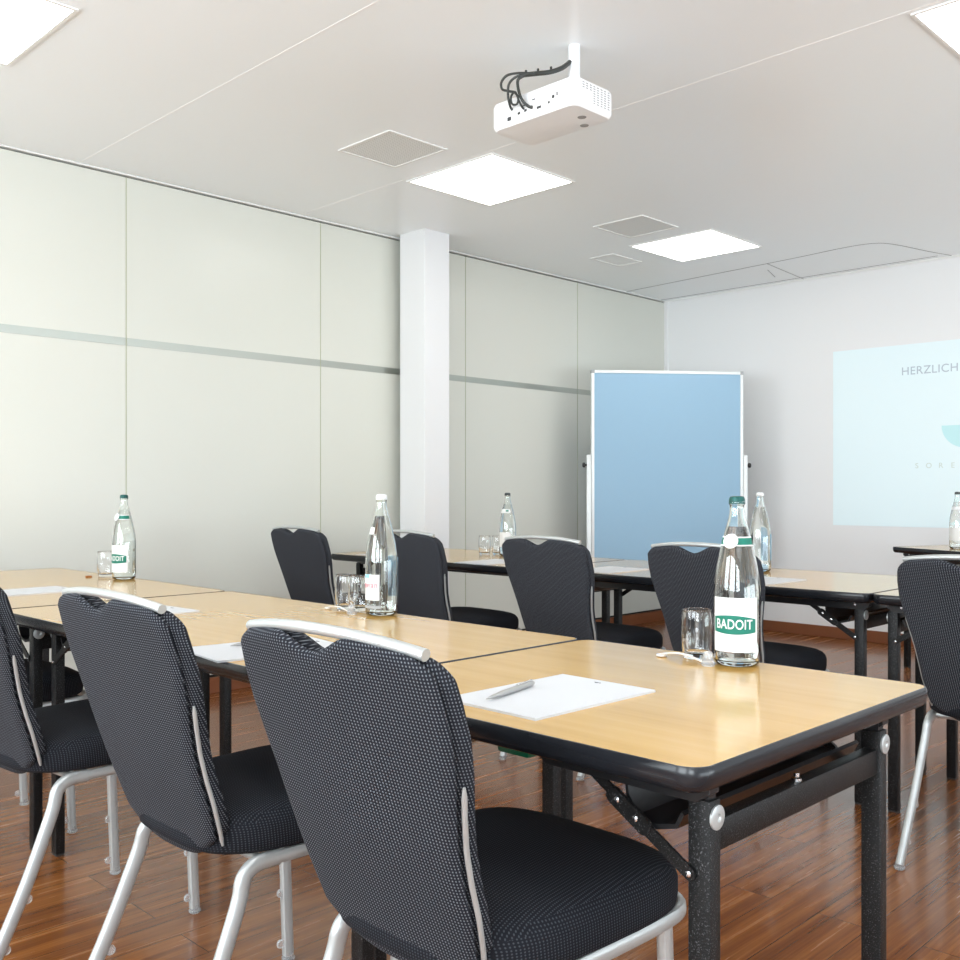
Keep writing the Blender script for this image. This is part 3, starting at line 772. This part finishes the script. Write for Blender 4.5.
bottle('badoit', at_u(737, 1.832), 1.832, TZ, -.12, 'large water bottle with green cap and green banded BADOIT label, nearest the camera')
bottle('evian', at_u(381.5, 1.838), 1.838, TZ, -.55, 'water bottle with white cap and pink lettering on the front row table')
bottle('badoit', at_u(124, 1.836), 1.836, TZ, -.78, 'water bottle with green label at the far left end of the front row', .98, text=True)
bottle('greenmark', at_u(507.5, 3.955), 3.955, TZ, -.3, 'small looking dark capped water bottle in the second row near the white column', .99)
bottle('evian', at_u(760, 3.985), 3.985, TZ, -1.0, 'water bottle directly behind the nearest bottle, beside the pinboard edge', 1.0)
hb = cam_pt(957.5, 6.07)
bottle('plain', hb.x, hb.y, TZ, -.4, 'water bottle on the presentation table at the right edge of the photo', 1.0)

# ------------------------------------------------------------------ tumblers
def make_glass():
    bm = BM()
    prof = [(.022,0),(.0275,.001),(.0295,.006),(.0325,.03),(.0338,.055),(.0335,.08),(.0315,.100),(.0305,.104),(.0293,.1045),(.0288,.103),(.0300,.098),(.0318,.08),(.0320,.055),(.0307,.03),(.0275,.014),(.018,.011),(.006,.0105)]
    lathe(bm, prof, 36); o = obj('drinking_glass', bm, M['tumbler'], ang=50); return o
g0 = make_glass()
GL = [(at_u(697,1.838),1.838,TZ,'clear tumbler standing just left of the nearest green labelled bottle'),
      (-1.178,1.905-.045,TZ,None),
      (at_u(346,1.846),1.846,TZ,'left one of two clear tumblers beside the bottle with pink lettering'),
      (at_u(360.5,1.85)-.006,1.85,TZ,'right one of two clear tumblers, touching the bottle with pink lettering'),
      (at_u(105.5,1.835),1.835,TZ,'clear tumbler beside the far left green labelled bottle'),
      (-3.853,3.93,TZ,'left one of two tumblers near the small bottle by the white column'),
      (-3.795,3.975,TZ,'right one of two tumblers near the small bottle by the white column')]
n = 0
for x, y, z, lab in GL:
    if lab is None: continue
    o = g0 if n == 0 else g0.copy()
    if n: col.objects.link(o)
    n += 1; o.location = (x, y, z); tag(o, lab, 'glass', 'clear drinking tumblers')

# bottle openers
def opener(x0, y0, x1, y1, label):
    p0 = Vector((x0, y0, TZ)); p1 = Vector((x1, y1, TZ)); e = empty('bottle_opener', (x0, y0, TZ), math.atan2(y1-y0, x1-x0)); L = (p1-p0).length
    bm = BM(); pts = smooth([(0,0,.006),(.015,0,.009),(L*.45,0,.014),(L*.8,0,.008),(L*.93,0,.004)], 6); tube(bm, pts, .0035, 10, ry=.0022, up=(0,0,1)); obj('handle', bm, M['opener'], e)
    bm = BM(); tor = [(.009+.0028*math.cos(a), .0035+.0028*math.sin(a)) for a in [2*math.pi*k/10 for k in range(10)]]
    rings = [[((r)*math.cos(2*math.pi*i/20), r*math.sin(2*math.pi*i/20), z) for r, z in tor] for i in range(20)]
    vs = [[bm.verts.new(p) for p in rg] for rg in rings]
    for i in range(20):
        for k in range(10): bm.faces.new((vs[i][k], vs[(i+1) % 20][k], vs[(i+1) % 20][(k+1) % 10], vs[i][(k+1) % 10]))
    obj('opener_ring', bm, M['opener'], e)
    bm = BM(); lathe(bm, [(.013,0),(.015,.004),(.012,.010),(.009,.016),(.011,.022),(.008,.028)], 20, (L,0,0)); obj('stopper', bm, M['clear'], e)
    tag(e, label, 'bottle opener', 'bottle openers')
opener(-1.230, 1.800, -1.100, 1.775, 'shiny curved bottle opener beside the nearest bottle')
opener(-2.430, 1.805, -2.285, 1.782, 'shiny curved bottle opener beside the bottle with pink lettering')
bm = BM(); lathe(bm, [(.012,0),(.014,.003),(.011,.006)], 16); tag(obj('crown_cork', bm, M['amber'], loc=(-4.02,1.775,TZ)), 'tiny amber cap lying beside the far left tumbler', 'cap')

# ------------------------------------------------------------------ paper pads and pens
def pad(x, y, rz, label, logo=True, z=TZ, w_=.215, l_=.315):
    e = empty('paper_pad', (x, y, z), rz)
    bm = BM(); bx(bm, -w_/2, w_/2, -l_/2, l_/2, 0, .0035, 0); obj('sheets', bm, M['paper'], e)
    bm = BM(); bx(bm, -w_/2, w_/2, -l_/2, l_/2, .0036, .0040)
    obj('top_sheet', bm, M['paper'], e, mtx=Matrix.Rotation(R(.5), 4, 'Z'))
    if logo:
        bm = BM(); tor = []
        for k, (cx, cy, s) in enumerate(((0,0,.0035),(.006,.001,.0025),(-.005,.0015,.002))):
            lathe(bm, [(s,.0039),(s,.0043)], 12, (w_/2-.115+cx, l_/2-.022+cy, 0))
        obj('printed_mark', bm, M['ink'], e)
    tag(e, label, 'paper pad', 'white paper pads'); return e
pad(-1.132, 1.320, R(-1), 'white paper pad with pen on the square table, nearest the camera')
pad(-1.925, 1.255, R(-8), 'white paper pad seen between the two nearest chairs')
pad(-2.75, 1.34, R(3), 'white paper pad beyond the second nearest chair')
pad(-3.59, 1.36, R(2), 'white paper pad at the far left of the front row')
pad(-1.965, 3.56, R(-2), 'white paper pad in the second row right of the nearest bottle')
pad(-2.71, 3.555, R(2), 'white paper pad in the second row right of the middle chair')
pad(-3.42, 3.535, R(3), 'white paper pad in the second row left of the middle chair')
pad(-4.22, 3.56, R(0), 'white paper pad in the second row by the column, behind the tall bottle')
def pen(x0, y0, x1, y1, label, z=TZ+.0044):
    L = math.hypot(x1-x0, y1-y0); e = empty('ballpoint_pen', (x0, y0, z), math.atan2(y1-y0, x1-x0))
    prof = [(.0005,0),(.0012,.004),(.0035,.02),(.005,.05),(.0055,L*.7),(.005,L-.008),(.003,L)]
    bm = BM(); lathe(bm, prof, 14, (0,0,.0055), axis='X'); obj('barrel', bm, M['pen'], e)
    bm = BM(); bx(bm, L*.62, L-.004, -.0018, .0018, .0105, .0125, .0006, 1); bx(bm, L-.012, L-.004, -.0018, .0018, .008, .0125); obj('clip', bm, M['steel'], e)
    tag(e, label, 'pen', 'grey ballpoint pens')
pen(-1.163, 1.190, -1.200, 1.350, 'grey ballpoint pen lying on the nearest paper pad')
pen(-1.965, 1.19, -1.99, 1.33, 'grey ballpoint pen lying on the pad between the two nearest chairs')

# ------------------------------------------------------------------ world and colour
w = bpy.data.worlds.new('world'); scn.world = w; w.use_nodes = True
w.node_tree.nodes['Background'].inputs[0].default_value = (.85,.93,1,1); w.node_tree.nodes['Background'].inputs[1].default_value = 1.0
scn.view_settings.view_transform = 'Standard'; scn.view_settings.look = 'None'; scn.view_settings.gamma = 1
scn.view_settings.exposure = 0.20
try: scn.view_settings.use_curve_mapping = False
except Exception: pass
